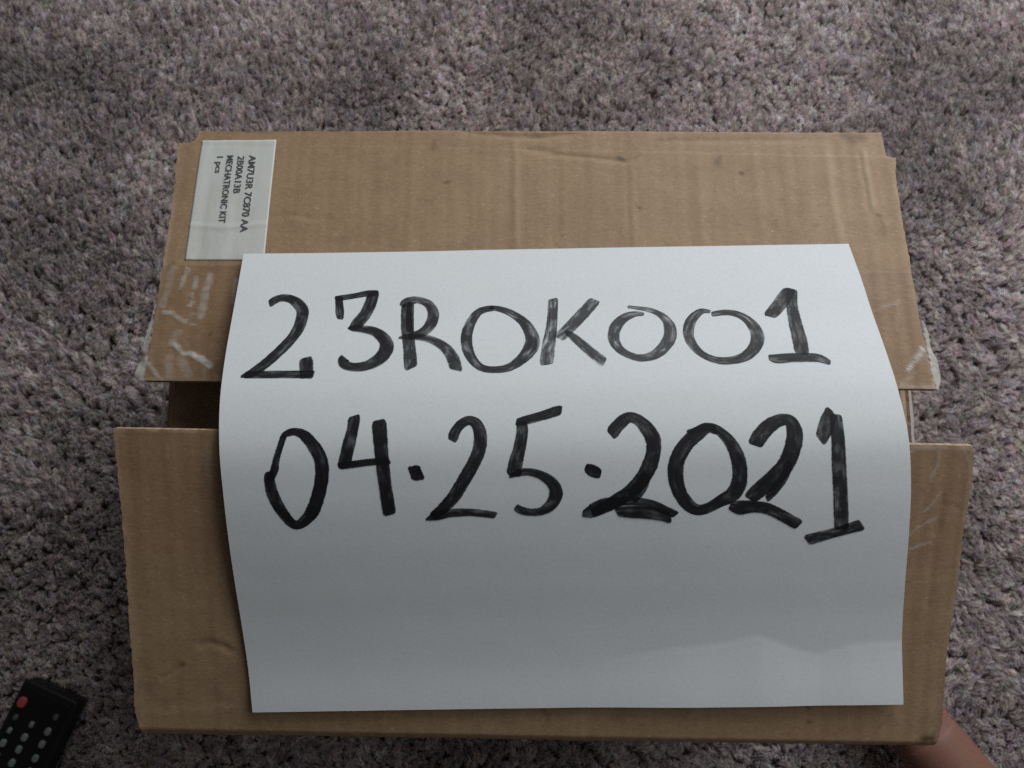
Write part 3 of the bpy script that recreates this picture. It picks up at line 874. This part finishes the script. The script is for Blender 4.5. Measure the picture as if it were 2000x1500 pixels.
# ------------------------------------------------------------------ handwritten sheet
PL_, PR_ = np.array(PAPER_L, float), np.array(PAPER_R, float)


def spl(P, t):
    n = len(P) - 1
    x = np.clip(t, 0, 1) * n
    i = np.minimum(x.astype(int), n - 1)
    a = (x - i)[:, None]
    ext = np.concatenate([[2 * P[0] - P[1]], P, [2 * P[-1] - P[-2]]])
    p0, p1, p2, p3 = ext[i], ext[i + 1], ext[i + 2], ext[i + 3]
    return .5 * ((2 * p1) + (-p0 + p2) * a + (2 * p0 - 5 * p1 + 4 * p2 - p3) * a * a + (-p0 + 3 * p1 - 3 * p2 + p3) * a ** 3)


SHEET_W, SHEET_H = 279.4, 215.9
PCR = [(150, 197), (178.9, 191.3), (200.8, 189.3), (218.4, 185.5), (235.8, 193.0), (244.6, 194.9), (257.7, 190.3), (282, 189.0)]


def sheet(uv, lift=0.0):
    """point of the sheet at (mm from left, mm from top), lift mm above it"""
    uv = np.asarray(uv, float)
    t = uv[:, 1] / SHEET_H
    u = (uv[:, 0] / SHEET_W)[:, None]
    e = 1e-3
    f = lambda tt: spl(PL_, tt) * (1 - u) + spl(PR_, tt) * u
    p = f(t)
    tv = f(np.minimum(t + e, 1)) - f(np.maximum(t - e, 0))
    tu = spl(PR_, t) - spl(PL_, t)
    n = np.cross(tv, tu)
    n /= np.linalg.norm(n, axis=1, keepdims=True)
    n *= np.sign(n[:, 2:3])
    # a shallow valley crease low on the right, faint waves elsewhere
    cy = np.interp(uv[:, 0], [q[0] for q in PCR], [q[1] for q in PCR])
    s = uv[:, 1] - cy
    k = np.clip((uv[:, 0] - 135) / 60, 0, 1)
    k = k * k * (3 - 2 * k)
    d = k * (np.sqrt(np.maximum(s + 1.5, 0) ** 2 + 0.15) - 0.39) * 0.105 * np.exp(-np.maximum(s, 0) / 60.0) + k * 0.07 * np.exp(-((s - 0.5) / 0.9) ** 2)
    # sag of the top edge left of the middle, and lift of the bottom edge
    d += -0.55 * np.exp(-((uv[:, 0] - 60) / 55) ** 2) * np.exp(-uv[:, 1] / 14)
    d += 0.18 * vnoise(uv, 1 / 55., 3, 2) + 0.05 * vnoise(uv, 1 / 17., 9, 2)
    return p + n * (1.0 + d + lift)[:, None]


def make_sheet():
    nx, ny = 150, 150
    uv = np.array([(SHEET_W * i / (nx - 1), SHEET_H * j / (ny - 1)) for j in range(ny) for i in range(nx)])
    # edges seen from above: the bottom edge bows a little
    q = uv.copy()
    a = sheet(q)
    b = sheet(q, -0.11)
    n = len(a)
    F = []
    for j in range(ny - 1):
        for i in range(nx - 1):
            k = j * nx + i
            F.append((k, k + nx, k + nx + 1, k + 1))
            F.append((n + k, n + k + 1, n + k + nx + 1, n + k + nx))
    ring = [i for i in range(nx)] + [j * nx + nx - 1 for j in range(1, ny)] + [(ny - 1) * nx + i for i in range(nx - 2, -1, -1)] + [j * nx for j in range(ny - 2, 0, -1)]
    for k in range(len(ring)):
        c, d = 2 * n + 2 * k, 2 * n + 2 * ((k + 1) % len(ring))
        F.append((c, d, d + 1, c + 1))
    V = np.concatenate([a, b, np.array([p for k in ring for p in (a[k], b[k])])]) * MM
    o = mesh_ob('paper_sheet', V, F, M_PAPER)
    o['label'] = 'white paper sheet with a black handwritten code and date, draped over the open box'
    o['category'] = 'paper'
    return o


paper = make_sheet()


def smooth_path(pts, step=0.3):
    P = np.array(pts, float)
    if len(P) == 2:
        P = np.array([P[0], P.mean(0), P[1]])
    n = len(P) - 1
    L_ = np.linalg.norm(np.diff(P[:, :2], axis=0), axis=1).sum()
    m = max(6, int(L_ / step))
    return spl(P, np.linspace(0, 1, m))


layer = 0
for name, dens, strokes in INK:
    V, F = [], []
    at = {'along': [], 'across': [], 'ink_load': [], 'stroke_seed': []}
    for k, stt in enumerate(strokes):
        layer += 1
        Q = smooth_path(stt)
        m = len(Q)
        tan = np.gradient(Q[:, :2], axis=0)
        tan /= np.maximum(np.linalg.norm(tan, axis=1, keepdims=True), 1e-6)
        nor = np.stack([-tan[:, 1], tan[:, 0]], -1)
        s = np.r_[0, np.cumsum(np.linalg.norm(np.diff(Q[:, :2], axis=0), axis=1))]
        W = 7
        base = len(V)
        pts = []
        jit = 1 + 0.05 * vnoise(np.stack([s, s * 0 + layer * 3.1], -1), 0.7, 4, 2)
        skew = rng.uniform(-0.35, 0.35)
        for i in range(m):
            for w in range(W):
                a = -1 + 2 * w / (W - 1)
                # slanted felt-tip ends
                endk = (1 if i > m - 1 - m * .12 else 0) - (1 if i < m * .12 else 0)
                sl = tan[i] * a * skew * Q[i, 2] * (1 if endk else 0)
                se = min(s[i], s[-1] - s[i]) / (0.75 * Q[i, 2])
                rnd = 0.60 + 0.40 * math.sqrt(1 - (1 - se) ** 2) if se < 1 else 1.0
                pts.append(Q[i, :2] + nor[i] * a * Q[i, 2] * jit[i] * rnd + sl)
                at['along'].append(s[i])
                at['across'].append(a)
                at['ink_load'].append(dens)
                at['stroke_seed'].append(layer * 5.37)
        V += list(sheet(np.clip(np.array(pts), 0.5, None), 0.10 + 0.05 * k))
        for i in range(m - 1):
            for w in range(W - 1):
                q = base + i * W + w
                F.append((q, q + 1, q + W + 1, q + W))
    mesh_ob(name, np.array(V) * MM, F, M_INK, paper, True, at)


# ------------------------------------------------------------------ remote control on the carpet
def rounded_box(w, l, h, r, bev, taper=0.0, nseg=5, dome=0.0):
    """w along x, l along y from 0 to -l, top at z=0; rounded corners and rolled top edge"""
    rings = []
    K = 5
    for k in range(K):     # from below to the rim of the top face
        a = math.pi / 2 * k / (K - 1)
        ins = bev * (1 - math.cos(a))
        z = -bev + bev * math.sin(a)
        rings.append((ins, z))
    rings.insert(0, (taper, -h))
    rings.insert(1, (taper * .3, -h * .6))
    V, F = [], []
    m = 4 * (nseg + 1)
    for ins, z in rings:
        rr = max(r - ins, 0.05)
        for cx, cy, a0 in ((w - r, -r, 0), (r, -r, 90), (r, -l + r, 180), (w - r, -l + r, 270)):
            for k in range(nseg + 1):
                a = math.radians(a0 + 90 * k / nseg)
                V.append((cx + rr * math.cos(a), cy + rr * math.sin(a), z))
    for j in range(len(rings) - 1):
        for i in range(m):
            i2 = (i + 1) % m
            F.append((j * m + i, j * m + i2, (j + 1) * m + i2, (j + 1) * m + i))
    t = (len(rings) - 1) * m
    V.append((w / 2, -l / 2, dome))
    c = len(V) - 1
    for i in range(m):
        F.append((t + i, t + (i + 1) % m, c))
    F.append(tuple(range(m - 1, -1, -1)))
    return np.array(V), F


M_RBODY = plain_mat('black_plastic', (0.010, 0.010, 0.012), 0.5, 0.3, 0.1, 1500)
M_BTN = plain_mat('grey_rubber', (0.215, 0.24, 0.235), 0.6, 0.3)
M_BTN_D = plain_mat('dark_grey_rubber', (0.09, 0.095, 0.10), 0.6, 0.3)
M_RED = plain_mat('red_rubber', (0.50, 0.075, 0.09), 0.45, 0.4)
remote = empty('remote_control', (-0.3429, -0.1248, 0.026),
               'black remote control with a red power button and grey keys, lying on the carpet', 'remote control')
remote.rotation_euler = (0, 0, math.atan2(-16.8, 39.2))
RZ = remote.matrix_basis


def remote_part(name, V, F, mat, at=(0, 0, 0)):
    me = bpy.data.meshes.new(name)
    me.from_pydata([tuple((np.array(v) + at) * MM) for v in V], [], F)
    me.polygons.foreach_set('use_smooth', [len(p.vertices) < 8 for p in me.polygons])
    me.materials.append(mat)
    o = bpy.data.objects.new(name, me)
    COL.objects.link(o)
    o.parent = remote
    return o


V, F = rounded_box(43.0, 158, 19, 3.6, 1.6, 2.5)
remote_part('remote_body', V, F, M_RBODY)
V, F = rounded_box(35.0, 150, 0.9, 2.5, 0.4)
remote_part('face_plate', V, F, plain_mat('gloss_black_plastic', (0.008, 0.008, 0.010), 0.35, 0.3), (4.0, -4.0, 0.55))


def button(cx, cy, w, l, mat, name='button', h=1.6):
    V, F = rounded_box(w, l, h, min(w, l) * 0.45, 0.7, 0.0, 5, 0.25)
    V = V + np.array([-w / 2, l / 2, 0])
    return remote_part(name, V, F, mat, (cx, cy, 0.5 + h))


button(6.8, -14.2, 6.0, 7.4, M_RED, 'power_button', 2.0)
button(33.0, -14.0, 3.4, 4.4, M_BTN_D)
for c, x in enumerate((7.4, 19.6, 32.6)):
    for r in range(11):
        y = -24.5 - 9.3 * r
        dim = (r == 0 and c != 2) or (r == 1 and c == 0)
        bw = 3.2 if dim else 4.2
        button(x + random.uniform(-.4, .4), y + random.uniform(-.5, .5), bw, 5.4 if not dim else 4.2, M_BTN_D if (r == 0 and c == 0) else M_BTN)

# ------------------------------------------------------------------ bare forearm behind the box's near right corner
arm_v = []
arm_e = []
arm_r = []


def av(p, r, link=None):
    arm_v.append(tuple(x * MM for x in p))
    arm_r.append((r[0] * MM, r[1] * MM) if isinstance(r, tuple) else (r * MM, r * MM))
    k = len(arm_v) - 1
    if link is not None:
        arm_e.append((link, k))
    return k


wr = av((268, -140, 36), (23.5, 20))
f1 = av((296, -182, 40), (26.5, 25), wr)
f2 = av((340, -248, 50), (33, 32), f1)
f3 = av((385, -318, 66), (38, 37), f2)
el = av((420, -375, 84), (37, 37), f3)
u1 = av((440, -420, 150), (40, 40), el)
u2 = av((450, -440, 230), (43, 43), u1)
p1 = av((252, -112, 33), (29, 16), wr)
p2 = av((239, -86, 31), (32, 14), p1)
for kx, ky, lens, sp_, rr in ((219, -64, (30, 21, 16), (-0.16, 1), 8.6), (231, -56, (33, 23, 17), (-0.06, 1), 8.8),
                              (243, -57, (31, 22, 16), (0.05, 1), 8.4), (255, -64, (25, 17, 14), (0.18, 1), 7.6)):
    k = av((kx, ky, 32), rr + 1.2, p2)
    x, y, z = kx, ky, 32
    ln = math.hypot(*sp_)
    for q, (s, dz) in enumerate(zip(lens, (-2, -5, -6))):
        x += sp_[0] / ln * s
        y += sp_[1] / ln * s
        z += dz
        k = av((x, y, max(z, 20)), rr - 0.7 * (q + 1), k)
t1 = av((225, -103, 29), 10.5, p1)
t2 = av((208, -84, 25), 9.6, t1)
t3 = av((203, -62, 22), 8.2, t2)
am = bpy.data.meshes.new('person')
am.from_pydata(arm_v, arm_e, [])
person = bpy.data.objects.new('person', am)
COL.objects.link(person)
am.materials.append(skin_mat())
person['label'] = "person's bare forearm resting on the carpet, entering below the box's bottom right corner"
person['category'] = 'person'
sk = person.modifiers.new('skin', 'SKIN')
sk.use_smooth_shade = True
sv = am.skin_vertices[0].data
for i, (a, b) in enumerate(arm_r):
    sv[i].radius = (a, b)
    sv[i].use_root = (i == 0)
sb = person.modifiers.new('subsurf', 'SUBSURF')
sb.levels = sb.render_levels = 2
# sleeve round the upper arm
V, F = [], []
path = [(431, -400, 118), (438, -416, 145), (444, -428, 180), (450, -440, 225), (452, -445, 262)]
for j, p in enumerate(path):
    for k in range(20):
        a = 2 * math.pi * k / 20
        rad = 46 + 2.5 * math.sin(3 * a + j)
        V.append((p[0] + rad * math.cos(a), p[1] + rad * math.sin(a) * .93, p[2] + 16 * math.sin(a)))
for j in range(len(path) - 1):
    for k in range(20):
        k2 = (k + 1) % 20
        F.append((j * 20 + k, j * 20 + k2, (j + 1) * 20 + k2, (j + 1) * 20 + k))
F.append(tuple(range(80, 100)))
mesh_ob('sleeve', np.array(V) * MM, F, plain_mat('dark_blue_cotton', (0.05, 0.055, 0.08), 0.9, 0.1, 0.4, 900), person)
print('pile and objects built', len(bpy.data.objects))
